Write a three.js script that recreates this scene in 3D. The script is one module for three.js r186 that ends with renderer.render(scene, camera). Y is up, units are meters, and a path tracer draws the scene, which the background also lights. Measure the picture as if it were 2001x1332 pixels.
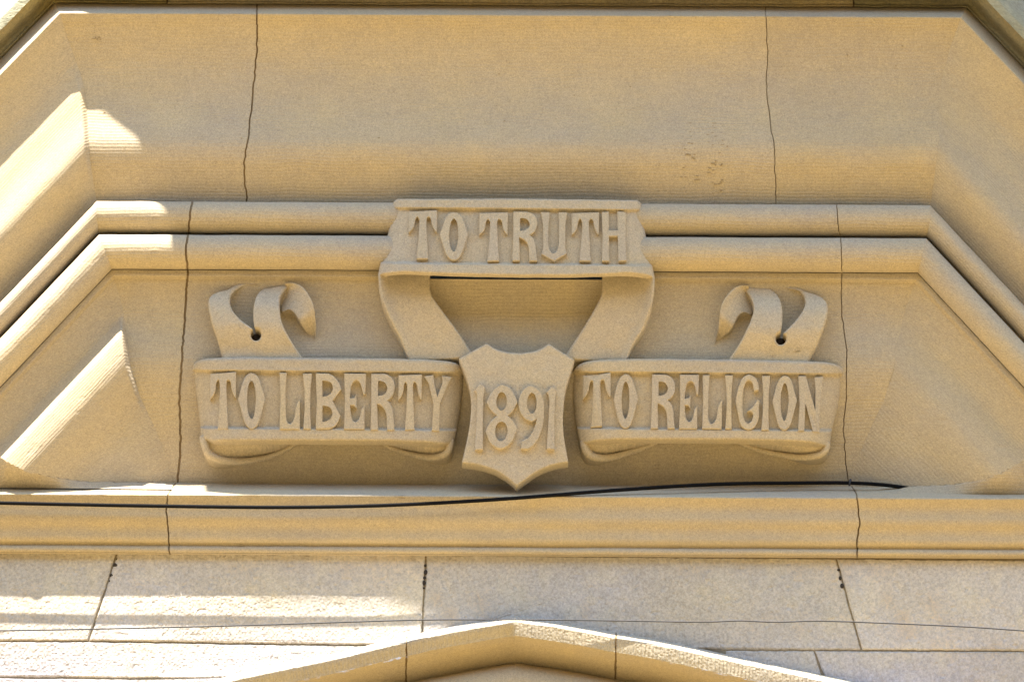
import * as THREE from 'three';
import { mergeGeometries, mergeVertices, toCreasedNormals } from 'three/addons/utils/BufferGeometryUtils.js';
import { TessellateModifier } from 'three/addons/modifiers/TessellateModifier.js';

// ------------------------------------------------------------------ camera, sky, sun, exposure
const U = 0.0015, YC = 6.25;                 // 1 unit of the drawing = 1.5 mm; the carved panel is 6 m above the street
const PITCH = THREE.MathUtils.degToRad(20), ROLL = THREE.MathUtils.degToRad(0.26), DIST = 9000;
const SP = Math.sin(PITCH), CP = Math.cos(PITCH);
const scene = new THREE.Scene();
const camera = new THREE.PerspectiveCamera(2 * Math.atan(665.4 / DIST) * 180 / Math.PI, 1024 / 681, 0.1, 900);
camera.position.set(0, YC - DIST * SP * U, DIST * CP * U);
camera.up.set(-Math.sin(ROLL), Math.cos(ROLL), 0);
camera.lookAt(0, YC, 0);
const SUN = new THREE.Vector3(-0.15, 1.0, 0.33).normalize();
{
  const w = 512, h = 256, d = new Float32Array(w * h * 4);
  for (let j = 0; j < h; j++) {
    const el = ((j + 0.5) / h - 0.5) * Math.PI, k = Math.pow(Math.max(0, Math.sin(el)), 0.5);
    const hz = [0.29, 0.345, 0.41], ze = [0.225, 0.33, 0.51];
    for (let i = 0; i < w; i++) {
      const o = (j * w + i) * 4;
      for (let c = 0; c < 3; c++) d[o + c] = hz[c] + (ze[c] - hz[c]) * k;
      d[o + 3] = 1;
    }
  }
  const sky = new THREE.DataTexture(d, w, h, THREE.RGBAFormat, THREE.FloatType);
  sky.mapping = THREE.EquirectangularReflectionMapping; sky.magFilter = THREE.LinearFilter; sky.minFilter = THREE.LinearFilter; sky.needsUpdate = true;
  scene.background = sky; scene.environment = sky;
}
const sun = new THREE.DirectionalLight(new THREE.Color().setRGB(1, 0.93, 0.82), 3.4);
sun.position.set(SUN.x * 30, YC + SUN.y * 30, SUN.z * 30); sun.target.position.set(0, YC, 0);
sun.castShadow = true; sun.shadow.radius = 1; sun.shadow.mapSize.set(4096, 4096);
Object.assign(sun.shadow.camera, { left: -9, right: 9, top: 9, bottom: -9, near: 1, far: 80 });
scene.add(sun, sun.target);
const renderer = new THREE.WebGLRenderer({ antialias: true });
renderer.toneMapping = THREE.LinearToneMapping; renderer.toneMappingExposure = 5.7;
renderer.shadowMap.enabled = true;
renderer.setSize(1024, 681);

// ------------------------------------------------------------------ helpers
let seed = 1891;
const rnd = () => { seed = (seed * 1664525 + 1013904223) >>> 0; return seed / 4294967296; };
const lerp = (a, b, t) => a + (b - a) * t, clamp = (x, a, b) => Math.min(b, Math.max(a, x));
const sst = (a, b, x) => { const t = clamp((x - a) / (b - a), 0, 1); return t * t * (3 - 2 * t); };
const hash = (x, y) => { let h = Math.imul(x | 0, 374761393) + Math.imul(y | 0, 668265263); h = Math.imul(h ^ (h >>> 13), 1274126177); return ((h ^ (h >>> 16)) >>> 0) / 4294967296; };
function vn(x, y, px = 0, py = px) {         // value noise in -1..1, tileable with periods px, py
  const xi = Math.floor(x), yi = Math.floor(y), fx = x - xi, fy = y - yi, u = fx * fx * (3 - 2 * fx), v = fy * fy * (3 - 2 * fy);
  const g = (a, b) => px ? hash(((a % px) + px) % px, ((b % py) + py) % py) : hash(a + 4000, b + 4000);
  return 2 * lerp(lerp(g(xi, yi), g(xi + 1, yi), u), lerp(g(xi, yi + 1), g(xi + 1, yi + 1), u), v) - 1;
}
// a point of the drawing (measured x, y on the elevation seen from the street) at height Z above the wall plane
function B(px, py, Z) {
  const dx = px - 1000.5, dy = py - 666, u = dx * Math.cos(ROLL) - dy * Math.sin(ROLL), v = dx * Math.sin(ROLL) + dy * Math.cos(ROLL);
  const t = (DIST * CP - Z) / (DIST * CP + v * SP);
  return [t * u, -DIST * SP + t * (DIST * SP - v * CP), Z];
}
const STOP_L = [[-900, 330], [-300, 560], [-100, 790], [-40, 862], [0, 905], [20, 920], [60, 940], [181, 947.5], [420, 948.5]], STOP_R = [[1590, 946], [1740, 943], [1860, 938], [1920, 930], [1960, 915], [2001, 890], [2040, 855], [2100, 790], [2300, 560], [2900, 330]];
const pixel = (X, Y, Z) => { const k = DIST / (DIST + Y * SP - Z * CP), u = k * X, v = -k * (Y * CP + Z * SP); return [1000.5 + u * Math.cos(ROLL) + v * Math.sin(ROLL), 666 - u * Math.sin(ROLL) + v * Math.cos(ROLL)]; };
const yOf = (Y, Z) => { const yc = Y * CP + Z * SP, dep = DIST + Y * SP - Z * CP; return 666 - DIST * yc / dep; };  // on the centre line
function along(poly, t) {                    // point on a polyline by length fraction
  let L = poly._l;
  if (!L) { L = [0]; for (let i = 1; i < poly.length; i++) L.push(L[i - 1] + Math.hypot(poly[i][0] - poly[i - 1][0], poly[i][1] - poly[i - 1][1])); poly._l = L; }
  const s = t * L[L.length - 1]; let i = 1; while (i < L.length - 1 && L[i] < s) i++;
  const k = L[i] === L[i - 1] ? 0 : (s - L[i - 1]) / (L[i] - L[i - 1]);
  return [lerp(poly[i - 1][0], poly[i][0], k), lerp(poly[i - 1][1], poly[i][1], k)];
}
function smooth(pts, step = 5) {             // Catmull-Rom through the points
  if (pts.length < 3) { const n = Math.max(1, Math.ceil(Math.hypot(pts[1][0] - pts[0][0], pts[1][1] - pts[0][1]) / step)); return Array.from({ length: n + 1 }, (_, i) => [lerp(pts[0][0], pts[1][0], i / n), lerp(pts[0][1], pts[1][1], i / n)]); }
  const c = new THREE.CatmullRomCurve3(pts.map(p => new THREE.Vector3(p[0], p[1], 0)), false, 'centripetal');
  const n = Math.max(pts.length, Math.ceil(c.getLength() / step));
  return c.getSpacedPoints(n).map(p => [p.x, p.y]);
}
const lin = (tab, y) => { if (y <= tab[0][0]) return tab[0][1]; for (let i = 1; i < tab.length; i++) if (y <= tab[i][0]) return lerp(tab[i - 1][1], tab[i][1], (y - tab[i - 1][0]) / (tab[i][0] - tab[i - 1][0])); return tab[tab.length - 1][1]; };

function geo(pos, uv, idx) {
  const g = new THREE.BufferGeometry();
  g.setAttribute('position', new THREE.Float32BufferAttribute(pos, 3));
  g.setAttribute('uv', new THREE.Float32BufferAttribute(uv, 2));
  g.setIndex(idx); g.computeVertexNormals(); return g;
}
// grid of rows (down) by columns (right); f(i, j) gives [X, Y, Z] in drawing units, uvf(i, j) metres
function patch(ni, nj, f, uvf) {
  const pos = [], uv = [], idx = [];
  for (let i = 0; i <= ni; i++) for (let j = 0; j <= nj; j++) {
    const p = f(i, j), q = uvf ? uvf(i, j, p) : [p[0] * U, p[1] * U];
    pos.push(p[0] * U, p[1] * U + YC, p[2] * U); uv.push(q[0], q[1]);
  }
  const w = nj + 1;
  for (let i = 0; i < ni; i++) for (let j = 0; j < nj; j++) { const a = i * w + j, b = a + w; idx.push(a, b, b + 1, a, b + 1, a + 1); }
  return geo(pos, uv, idx);
}
const counts = {};
const numbered = n => { const k = counts[n] = (counts[n] ?? -1) + 1; return k ? `${n}_${String(k).padStart(3, '0')}` : n; };
function thing(name, label, category, group, kind) {
  const o = new THREE.Group(); o.name = numbered(name); scene.add(o);
  tag(o, label, category, group, kind); return o;
}
function tag(o, label, category, group, kind) {
  if (label) o.userData.label = label; if (category) o.userData.category = category;
  if (group) o.userData.group = group; if (kind) o.userData.kind = kind; return o;
}
function tint(g, seedv, amount = 1) {        // slow changes of tone of the stone itself, stronger iron colour here, paler there
  const p = g.attributes.position, c = new Float32Array(p.count * 3), s = seedv * 17.3;
  const base = 1 + 0.08 * (hash(seedv * 7 + 1, 3) - 0.5) * amount;
  for (let i = 0; i < p.count; i++) {
    const x = p.getX(i) + s, y = p.getY(i) - s * 0.7, z = p.getZ(i);
    const a = vn(x * 1.6 + z, y * 2.1) * 0.6 + vn(x * 4.3, y * 5.1 + z * 3) * 0.4, b = vn(x * 11 + 31, y * 13 + z * 9) * 0.6 + vn(x * 29, y * 31) * 0.4;
    const k = base * (1 + (0.045 * a + 0.035 * b) * amount), w = 0.08 * a * amount;
    c[i * 3] = k * (1 + w * 0.25); c[i * 3 + 1] = k; c[i * 3 + 2] = k * (1 - w);
  }
  g.setAttribute('color', new THREE.BufferAttribute(c, 3)); return g;
}
let tintSeed = 0;
function add(name, gs, mat, parent, amount = 1) {
  gs = (Array.isArray(gs) ? gs : [gs]).map(g => { if (g.index && gs.length > 1) g = g.toNonIndexed(); for (const k of Object.keys(g.attributes)) if (!['position', 'normal', 'uv'].includes(k)) g.deleteAttribute(k); return g; });
  const g = tint(gs.length > 1 ? mergeGeometries(gs) : gs[0], ++tintSeed, amount);
  const m = new THREE.Mesh(g, mat); m.castShadow = m.receiveShadow = true; m.name = parent === scene ? numbered(name) : name; parent.add(m); return m;
}

// ------------------------------------------------------------------ textures and materials
function tex(n, f, srgb) {
  const d = new Uint8Array(n * n * 4);
  for (let j = 0; j < n; j++) for (let i = 0; i < n; i++) {
    const v = f(i, j), o = (j * n + i) * 4, a = Array.isArray(v);
    for (let c = 0; c < 3; c++) d[o + c] = clamp((a ? v[c] : v) * 255, 0, 255);
    d[o + 3] = 255;
  }
  const t = new THREE.DataTexture(d, n, n, THREE.RGBAFormat); t.wrapS = t.wrapT = THREE.RepeatWrapping;
  t.magFilter = THREE.LinearFilter; t.minFilter = THREE.LinearMipmapLinearFilter; t.generateMipmaps = true;
  if (srgb) t.colorSpace = THREE.SRGBColorSpace; t.needsUpdate = true; return t;
}
const N = 1024, TILE = 1.3;                  // 1024 texels over 1.3 m
const grainMap = tex(N, (i, j) => {
  const x = i / N, y = j / N;
  const g = (hash(i, j) * 2 - 1) * 0.7 + vn(x * 512, y * 512, 512) * 0.45 + vn(x * 256 + 9, y * 256, 256) * 0.12;
  const m = vn(x * 60, y * 60, 60) * 0.5 + vn(x * 24 + 5, y * 24, 24) * 0.5, s = vn(x * 9, y * 9, 9);
  const k = 0.86 + 0.10 * g + 0.014 * m + 0.012 * s, dk = hash(i >> 1, (j >> 1) + 9000) > 0.9965 ? 0.86 : 1;
  const w = 0.02 * m + 0.02 * s + 0.015 * g;
  return [k * dk * (1 + w * 0.2), k * dk, k * dk * (1 - w)];
}, true);
const roughGrain = tex(N, (i, j) => {
  const x = i / N, y = j / N;
  const g = (hash(i, j) - 0.5) * 0.7 + vn(x * 512, y * 512, 512) * 0.5 + vn(x * 220, y * 220, 220) * 0.5;
  const m = vn(x * 40, y * 40, 40) * 0.5 + vn(x * 14 + 5, y * 14, 14) * 0.5, s = vn(x * 5, y * 5, 5);
  const k = 0.86 + 0.11 * g + 0.03 * m, w = 0.05 * s + 0.05 * Math.max(0, m);
  const rust = 0.5 * sst(0.3, 1.0, vn(x * 7 + 3, y * 7, 7) * 0.45 + vn(x * 30, y * 30, 30) * 0.4 + g * 0.5);
  return [k * (1 + w * 0.2 - rust * 0.02), k * (1 - rust * 0.10), k * (1 - w - rust * 0.2)];
}, true);
const ridgeBump = tex(N, (i, j) => {         // comb-dragged lines running along u
  const x = i / N, y = j / N, wob = vn(x * 10, y * 12, 10, 12) * 0.35 + vn(x * 40, y * 40, 40) * 0.16;
  const ph = y * 128 + wob, k = Math.floor(ph), f = ph - k, amp = 0.35 + 0.65 * hash(((k % 128) + 128) % 128, 5) * (0.6 + 0.5 * vn(x * 14, y * 50 + 3, 14, 50));
  const ridge = Math.pow(0.5 + 0.5 * Math.cos(f * 6.2832), 1.3) * amp;
  const g = vn(x * 512, y * 512, 512) * 0.5 + vn(x * 200, y * 200, 200) * 0.5, pit = sst(0.62, 0.9, vn(x * 48 + 4, y * 40, 48, 40));
  return 0.35 + 0.4 * ridge + 0.10 * g - 0.25 * pit;
});
const fineBump = tex(N, (i, j) => {
  const x = i / N, y = j / N;
  return 0.5 + 0.2 * vn(x * 512, y * 512, 512) + 0.14 * vn(x * 200, y * 200, 200) + 0.12 * vn(x * 46, y * 46, 46) + 0.1 * vn(x * 16, y * 16, 16);
});
const pickBump = tex(N, (i, j) => {          // short near-vertical tool strokes of the wall
  const x = i / N, y = j / N, xs = x + y * 0.0;
  const a = vn(xs * 90 + y * 14, y * 16, 90, 16), b = vn(xs * 190 + y * 30, y * 36, 190, 36), c = vn(x * 300, y * 260, 300, 260), p = sst(0.5, 0.9, vn(x * 80, y * 70, 80, 70));
  return clamp(0.5 + 0.22 * a + 0.16 * b + 0.12 * c - 0.25 * p, 0, 1);
});
const chopBump = tex(N, (i, j) => {          // chopped strokes across the arch stones (across v)
  const x = i / N, y = j / N, wob = vn(x * 20, y * 30, 20, 30) * 0.4, ph = x * 120 + wob, k = Math.floor(ph), f = ph - k;
  const r = Math.pow(0.5 + 0.5 * Math.cos(f * 6.2832), 0.8) * (0.4 + 0.6 * hash(((k % 120) + 120) % 120, Math.floor(y * 60)));
  return clamp(0.3 + 0.5 * r + 0.15 * vn(x * 260, y * 260, 260), 0, 1);
});
function mat(rgb, map, bump, scale, extra = {}) {
  const rep = t => { if (!t) return null; const c = t.clone(); c.repeat.set(1 / TILE, 1 / TILE); c.needsUpdate = true; return c; };
  return new THREE.MeshStandardMaterial({ color: new THREE.Color().setRGB(...rgb), map: rep(map), bumpMap: rep(bump), bumpScale: scale, roughness: 0.93, metalness: 0, vertexColors: true, ...extra });
}
const SAND = [0.605, 0.50, 0.343];
const M = {
  drag: mat(SAND, grainMap, ridgeBump, 0.0021),
  carve: mat([0.635, 0.528, 0.37], grainMap, fineBump, 0.0012),
  sill: mat([0.605, 0.50, 0.34], grainMap, fineBump, 0.0012),
  ashlar: mat([0.66, 0.61, 0.565], roughGrain, pickBump, 0.0065),
  chop: mat([0.60, 0.53, 0.41], grainMap, chopBump, 0.004),
  moss: mat([0.36, 0.30, 0.15], roughGrain, fineBump, 0.003),
  lichen: mat([0.44, 0.43, 0.33], roughGrain, fineBump, 0.003),
  mortar: mat([0.27, 0.19, 0.10], roughGrain, fineBump, 0.004),
  paleMortar: mat([0.33, 0.27, 0.18], roughGrain, fineBump, 0.003),
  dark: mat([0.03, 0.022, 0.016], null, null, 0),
  holeShade: mat([0.07, 0.045, 0.025], null, fineBump, 0.002),  // painted shade for the plugs in the scroll holes
  core: mat([0.4, 0.34, 0.25], roughGrain, pickBump, 0.002),
  ground: mat([0.425, 0.306, 0.128], roughGrain, fineBump, 0.004),
  worn: mat([0.50, 0.41, 0.25], roughGrain, fineBump, 0.003),
  far: mat([0.32, 0.24, 0.14], roughGrain, pickBump, 0.003),
  rubber: new THREE.MeshPhysicalMaterial({ color: new THREE.Color().setRGB(0.006, 0.006, 0.007), roughness: 0.8, specularIntensity: 0.2 }),
  steel: mat([0.035, 0.035, 0.04], null, null, 0, { roughness: 0.7 }),
  pit: mat([0.30, 0.225, 0.12], null, null, 0),
};

// ------------------------------------------------------------------ profiles, measured down the centre line as [y, Z]
const TAN = Math.tan(THREE.MathUtils.degToRad(49.7));
const circle = (yc, Zc, R, a0, a1) => {      // round moulding seen from below: angles of the normal above horizontal
  const [, Y0] = B(1000.5, yc, Zc); const out = [];
  for (let k = 0; k <= 22; k++) { const a = THREE.MathUtils.degToRad(lerp(a0, a1, k / 22)), Z = Zc + R * Math.cos(a), Y = Y0 + R * Math.sin(a); out.push([yOf(Y, Z), Z]); }
  return out;
};
const RZ = 85;
const labelProfile = [
  [[-75, 96], [-50, 150]], [[-50, 150], [-44, 176], [-38, 184]], [[-38, 184], [-24, 184]],
  [[-24, 184], [-20, 172], [-12, 158], [-4, 134], [2, 122], [6, 121]], [[6, 121], [8, 130], [13, 116]]];
const outerProfile = [
  [[11, 117], [29, 175]], [[29, 175], [30.5, 177], [32, 176]],
  [[32, 176], [60, 157], [100, 137], [140, 123], [180, 117], [212, 117], [238, 120], [260, 124], [272, 126], [284, 126.5], [298, 124], [316, 117.5], [340, 104], [365, 89], [385, 77], [399, 70]]];
const innerProfile = [
  circle(428, RZ, 31, 128, -118), circle(496, RZ + 2, 34, 118, -96),
  [[530.5, 80], [540, 80]], [[540, 80], [541.5, 80], [543, 78]], [[543, 78], [549, 69]],
  [[549, 69], [562, 63], [585, 55], [615, 48.5], [645, 47], [672, 49], [694, 49.5], [708, 48], [724, 44], [755, 33], [795, 16], [840, -2], [890, -22], [948, -46]]];
const sillProfile = [
  [[946, -46], [968, 59]], [[968, 59], [970, 61], [972, 60]],
  [[972, 60], [980, 53.5], [990, 47], [1000, 44.5], [1012, 43.5], [1022, 39], [1032, 32], [1042, 28.5], [1052, 27], [1060, 22.5], [1064, 15]], [[1064, 15], [1067, 12.5], [1069, 13]], [[1069, 13], [1071, 18], [1078, 18.5], [1083, 14]], [[1083, 15], [1087, -4]]];
// corner positions of the canted heads: x of the left and right mitre at each y
const mitreOutL = [[-130, 10], [-60, 60], [12, 101], [31, 112], [79, 126], [140, 150], [173, 160], [221, 166], [311, 172], [360, 180], [397, 187]];
const mitreOutR = [[-130, 1975], [-60, 1922], [12, 1881], [30, 1872], [85, 1853], [148, 1836], [221, 1831], [268, 1832], [315, 1826], [391, 1817]];
const mitreInL = [[390, 186], [428, 187], [462, 192], [530, 218], [548, 222], [600, 238], [659, 248], [720, 256], [780, 276], [830, 300], [890, 325], [945, 341]];
const mitreInR = [[390, 1815], [428, 1815], [458, 1809], [530, 1792], [545, 1788], [600, 1768], [659, 1756], [720, 1746], [780, 1728], [830, 1704], [890, 1680], [945, 1662]];
const SILL_Y = 952;
const jit = (v, y, k, a = 1.3) => v + a * vn(y / 11, k * 9.1) + 0.7 * vn(y / 4, k * 5.3 + 2);
const JOINT = {
  outL: [[-140, 497], [15, 497], [80, 497], [150, 493], [200, 488], [280, 480], [320, 474], [360, 476], [395, 480]],
  outR: [[-140, 1486], [30, 1490], [100, 1495], [160, 1493], [230, 1500], [290, 1510], [395, 1514]],
  inL: [[390, 373], [425, 369], [455, 366], [480, 362], [510, 363], [530, 366], [560, 364], [640, 360], [720, 355], [790, 352], [860, 355], [945, 350]],
  inR: [[390, 1633], [450, 1637], [462, 1642], [520, 1644], [560, 1643], [620, 1646], [680, 1655], [780, 1655], [830, 1650], [900, 1655], [945, 1661]],
  sillL: [[944, 347], [970, 330], [1000, 328], [1040, 332], [1085, 335]],
  sillR: [[944, 1664], [960, 1676], [985, 1680], [1020, 1684], [1050, 1678], [1085, 1680]],
};
// a run of moulding. from / to: {joint, gap} | {mitre: table, side}; ends run down the canted limb to the sill
function run(profile, left, right, opt = {}) {
  const out = [], wob = opt.wob ?? 0.6; let v0 = 0;
  for (const seg of profile) {
    const pts = smooth(seg, 4), n = pts.length - 1, rows = [];
    for (let i = 0; i <= n; i++) {
      const [y, Z] = pts[i]; const [, Y] = B(1000.5, y, Z);
      if (i) v0 += Math.hypot(Y - rows[i - 1].Y, Z - rows[i - 1].Z) * U;
      const X = (x) => B(x, y, Z)[0];
      const end = (e, sgn) => e.x !== undefined ? X(e.x) : X(jit(lin(e.joint, y), y, e.k ?? 1) + sgn * (e.gap ?? 1.8));
      const edge = i === 0 || i === n ? 1 : 0;
      rows.push({ y, Y, Z, v: v0, edge, xl: left.mitre ? X(lin(left.mitre, y)) : end(left, 1), xr: right.mitre ? X(lin(right.mitre, y)) : end(right, -1) });
    }
    const dz = (X, Y, e) => wob * (0.9 * vn(X / 60, Y / 45) + 0.5 * vn(X / 17 + 9, Y / 15)) - e * (opt.chip ?? 0.5) * Math.pow(Math.max(0, vn(X / 14, Y / 200 + 5) + 0.6 * vn(X / 5, Y / 90)), 2) * 2;
    const nh = Math.max(3, Math.round((rows[0].xr - rows[0].xl) / 8));
    const hf = (i, j) => { const r = rows[i], X = lerp(r.xl, r.xr, j / nh); return [X, r.Y + dz(X + 300, r.Y, 0) * 0.5, r.Z + dz(X, r.Y, r.edge) + (opt.push ? opt.push(X + 1000.5, r.y) : 0)]; };
    out.push(patch(n, nh, hf, (i, j, p) => [p[0] * U, rows[i].v]));
    for (const [e, col, sgn] of [[left, 0, 1], [right, nh, -1]]) {
      if (e.joint) out.push(patch(n, 2, (i, j) => { const p = hf(i, col); const back = sgn > 0 ? 2 - j : j; return [p[0] + (back ? -sgn * 0.4 : 0), p[1], p[2] - [0, 1.2, 14][back]]; }, (i, j, p) => [p[0] * U + p[2] * U, rows[i].v]));
      if (e.mitre) {                          // the canted limb
        const nd = 90, C = sgn > 0 ? STOP_L : STOP_R;
        const len = rows.map((r, i) => { const c = hf(i, col); let L = 0; for (; L < 1500; L += 2) { const q = pixel(c[0] - sgn * L / TAN, c[1] - L, r.Z); if (q[1] >= lin(C, q[0])) break; } return Math.max(1, L); });
        const f = (i, jj) => { const r = rows[i], c = hf(i, col), t = jj / nd, L = len[i] * Math.pow(t, 1.15); const X = c[0] - sgn * L / TAN; return [X, c[1] - L, r.Z + (opt.limb ? opt.limb(r.y, sgn > 0) * sst(0, sgn > 0 ? 9 : 200, L) : 0) + dz(c[0] + L * 1.3 * sgn, r.Y - 777, r.edge)]; };
        out.push(patch(n, nd, (i, j) => f(i, sgn > 0 ? nd - j : j), (i, j, p) => [(p[1]) * U * 1.3 + 3.3, rows[i].v]));
        if (opt.stops) for (let i = 0; i <= n; i++) opt.stops[sgn > 0 ? 0 : 1].push(f(i, nd));
      }
    }
  }
  return out;
}
const limbOuter = y => 13 * sst(115, 195, y) * (1 - sst(295, 370, y)), limbInner = (y, left) => (left ? 30 : 8) * sst(612, 664, y) * (1 - sst(714, 810, y));
function jointFill(profile, table, k, depth = 2.2, w = 9) {
  return run(profile.map(s => s.map(([y, Z]) => [y, Z - depth])), { joint: table.map(([y, x]) => [y, x - w]), k, gap: 0 }, { joint: table.map(([y, x]) => [y, x + w]), k, gap: 0 }, { wob: 1.5 });
}

// ------------------------------------------------------------------ the setting
{
  const g = new THREE.PlaneGeometry(400, 400, 1, 1); g.rotateX(-Math.PI / 2); g.translate(0, 0, 150);
  const uv = g.attributes.uv; for (let i = 0; i < uv.count; i++) uv.setXY(i, uv.getX(i) * 400, uv.getY(i) * 400);
  tag(add('ground', g, M.ground, scene, 0), null, null, null, 'structure');
  const f = new THREE.BoxGeometry(120, 15, 8); f.translate(0, 7.5, 22); tag(add('added_facade', f, M.far, scene, 0), null, null, null, 'structure');  // unseen block across the street, added to cut off low sky light
}
// ------------------------------------------------------------------ moulded surround (outer hollow)
const surround = thing('stone_surround', 'wide hollow stone moulding of the canted head, outermost around the carved panel', 'stone surround');
add('surround_stone', run(outerProfile, { mitre: mitreOutL }, { joint: JOINT.outL, k: 1, gap: 1.9 }, { limb: limbOuter }), M.drag, surround);
add('surround_stone', run(outerProfile, { joint: JOINT.outL, k: 1, gap: 1.9 }, { joint: JOINT.outR, k: 2, gap: 1.2 }), M.drag, surround);
add('surround_stone', run(outerProfile, { joint: JOINT.outR, k: 2, gap: 1.2 }, { mitre: mitreOutR }, { limb: limbOuter }), M.drag, surround);
add('mortar_joint', jointFill(outerProfile, JOINT.outL, 1), M.mortar, surround);
add('mortar_joint', jointFill(outerProfile, JOINT.outR, 2, 2.5), M.paleMortar, surround);

// ------------------------------------------------------------------ carved panel with its two rolls
const panel = thing('carved_panel', 'recessed stone panel under two round mouldings, carrying the scrolls and the shield', 'carved panel');
const stops = [[], []];
const rolls = innerProfile.slice(0, 1), rolls2 = innerProfile.slice(1, 2), field = innerProfile.slice(2);
for (const [l, r] of [[{ mitre: mitreInL }, { joint: JOINT.inL, k: 3, gap: 2.4 }], [{ joint: JOINT.inL, k: 3, gap: 2.4 }, { joint: JOINT.inR, k: 4, gap: 1.2 }], [{ joint: JOINT.inR, k: 4, gap: 1.2 }, { mitre: mitreInR }]]) {
  const s0 = run(rolls, l, r, { stops }), s1 = run(rolls2, l, r, { stops }), s2 = run(field, l, r, { stops, limb: limbInner, push: (x, y) => y < 545 && x > 836 && x < 1178 ? -62 : 0 });
  const s = add('panel_stone', s2, M.drag, panel);
  add('round_moulding', s0, M.drag, s);
  add('round_moulding', s1, M.drag, s);
}
for (const k of [0, 1]) {                     // curved stops where the canted mouldings die into the sloping sill
  const e = stops[k].filter((p, i) => i % 2 === 0), n = e.length - 1, col = j => e[k ? n - j : j];
  add('corner_stop', patch(14, n, (i, j) => {
    const a = col(j), q = pixel(a[0], a[1], a[2]), b = B(q[0], 962, 24), t = i / 14, s = t, bulge = 5 * Math.sin(Math.PI * t) * sst(950, 900, q[1]);
    return [lerp(a[0], b[0], s), lerp(a[1], b[1], t) , lerp(a[2], b[2], t) + bulge + (i ? 0.8 : 0)];
  }, (i, j, p) => [p[0] * U, p[1] * U * 1.2]), M.drag, panel);
}
add('mortar_joint', jointFill(innerProfile, JOINT.inL, 3), M.mortar, panel);
add('mortar_joint', jointFill(innerProfile, JOINT.inR, 4, 3), M.mortar, panel);

// ------------------------------------------------------------------ sill
const sill = thing('stone_sill', 'long moulded stone sill course with sloping top below the carved panel', 'stone sill');
const far = [-1500, 3500];
add('sill_stone', run(sillProfile, { x: -700 }, { joint: JOINT.sillL, k: 5, gap: 1.6 }, { chip: 0.9 }), M.sill, sill);
add('sill_stone', run(sillProfile, { joint: JOINT.sillL, k: 5, gap: 1.6 }, { joint: JOINT.sillR, k: 6, gap: 1.8 }, { chip: 0.9 }), M.sill, sill);
add('sill_stone', run(sillProfile, { joint: JOINT.sillR, k: 6, gap: 1.8 }, { x: 2700 }, { chip: 0.9 }), M.sill, sill);
add('mortar_joint', jointFill(sillProfile, JOINT.sillL, 5, 4), M.mortar, sill);
add('mortar_joint', jointFill(sillProfile, JOINT.sillR, 6, 4), M.mortar, sill);

// ------------------------------------------------------------------ surfaces spanned between four edges (drawing x, y), with rounded rim and sides going back
function span(T, Bt, L, R, Zf, { depth = 60, bevel = 4, nu = 60, nv = 40, us, vs, sides = 'lrtb' } = {}) {
  us ??= Array.from({ length: nu + 1 }, (_, i) => i / nu); vs ??= Array.from({ length: nv + 1 }, (_, i) => i / nv);
  const ends = a => { const b = [0, 0.004, 0.012, 0.024, 0.04]; return [...b, ...a.filter(t => t > 0.045 && t < 0.955), ...b.map(t => 1 - t).reverse()]; };
  us = ends(us); vs = ends(vs);
  const c00 = T[0], c10 = T[T.length - 1], c01 = Bt[0], c11 = Bt[Bt.length - 1];
  const P = (u, v) => { const t = along(T, u), b = along(Bt, u), l = along(L, v), r = along(R, v);
    return [0, 1].map(k => (1 - v) * t[k] + v * b[k] + (1 - u) * l[k] + u * r[k] - ((1 - u) * (1 - v) * c00[k] + u * (1 - v) * c10[k] + (1 - u) * v * c01[k] + u * v * c11[k])); };
  const len = p => { along(p, 0); return p._l[p._l.length - 1]; };
  const wT = (len(T) + len(Bt)) / 2, hL = (len(L) + len(R)) / 2;
  const f = (u, v) => {
    const [x, y] = P(u, v); let Z = Zf(x, y, u, v);
    const d = [sides.includes('l') ? u * wT : 1e3, sides.includes('r') ? (1 - u) * wT : 1e3, sides.includes('t') ? v * hL : 1e3, sides.includes('b') ? (1 - v) * hL : 1e3];
    for (const q of d) if (q < bevel) { const k = 1 - q / bevel; Z -= bevel * (1 - Math.sqrt(Math.max(0, 1 - k * k))); }
    const p = B(x, y, Z); p[2] += 0.7 * vn(p[0] / 24, p[1] / 22) + 0.4 * vn(p[0] / 9, p[1] / 8); return p;
  };
  const out = [patch(vs.length - 1, us.length - 1, (i, j) => f(us[j], vs[i]))];
  const wall = (pts) => out.push(patch(2, pts.length - 1, (i, j) => { const p = pts[j]; return [p[0], p[1], p[2] - [0, depth * 0.5, depth][i]]; }, (i, j, p) => [p[0] * U + p[2] * U * 0.6, p[1] * U + p[2] * U]));
  if (sides.includes('b')) wall(us.map(u => f(u, 1)));
  if (sides.includes('t')) wall(us.map(u => f(1 - u, 0)));
  if (sides.includes('l')) wall(vs.map(v => f(0, v)));
  if (sides.includes('r')) wall(vs.map(v => f(1, 1 - v)));
  return out;
}
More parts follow.
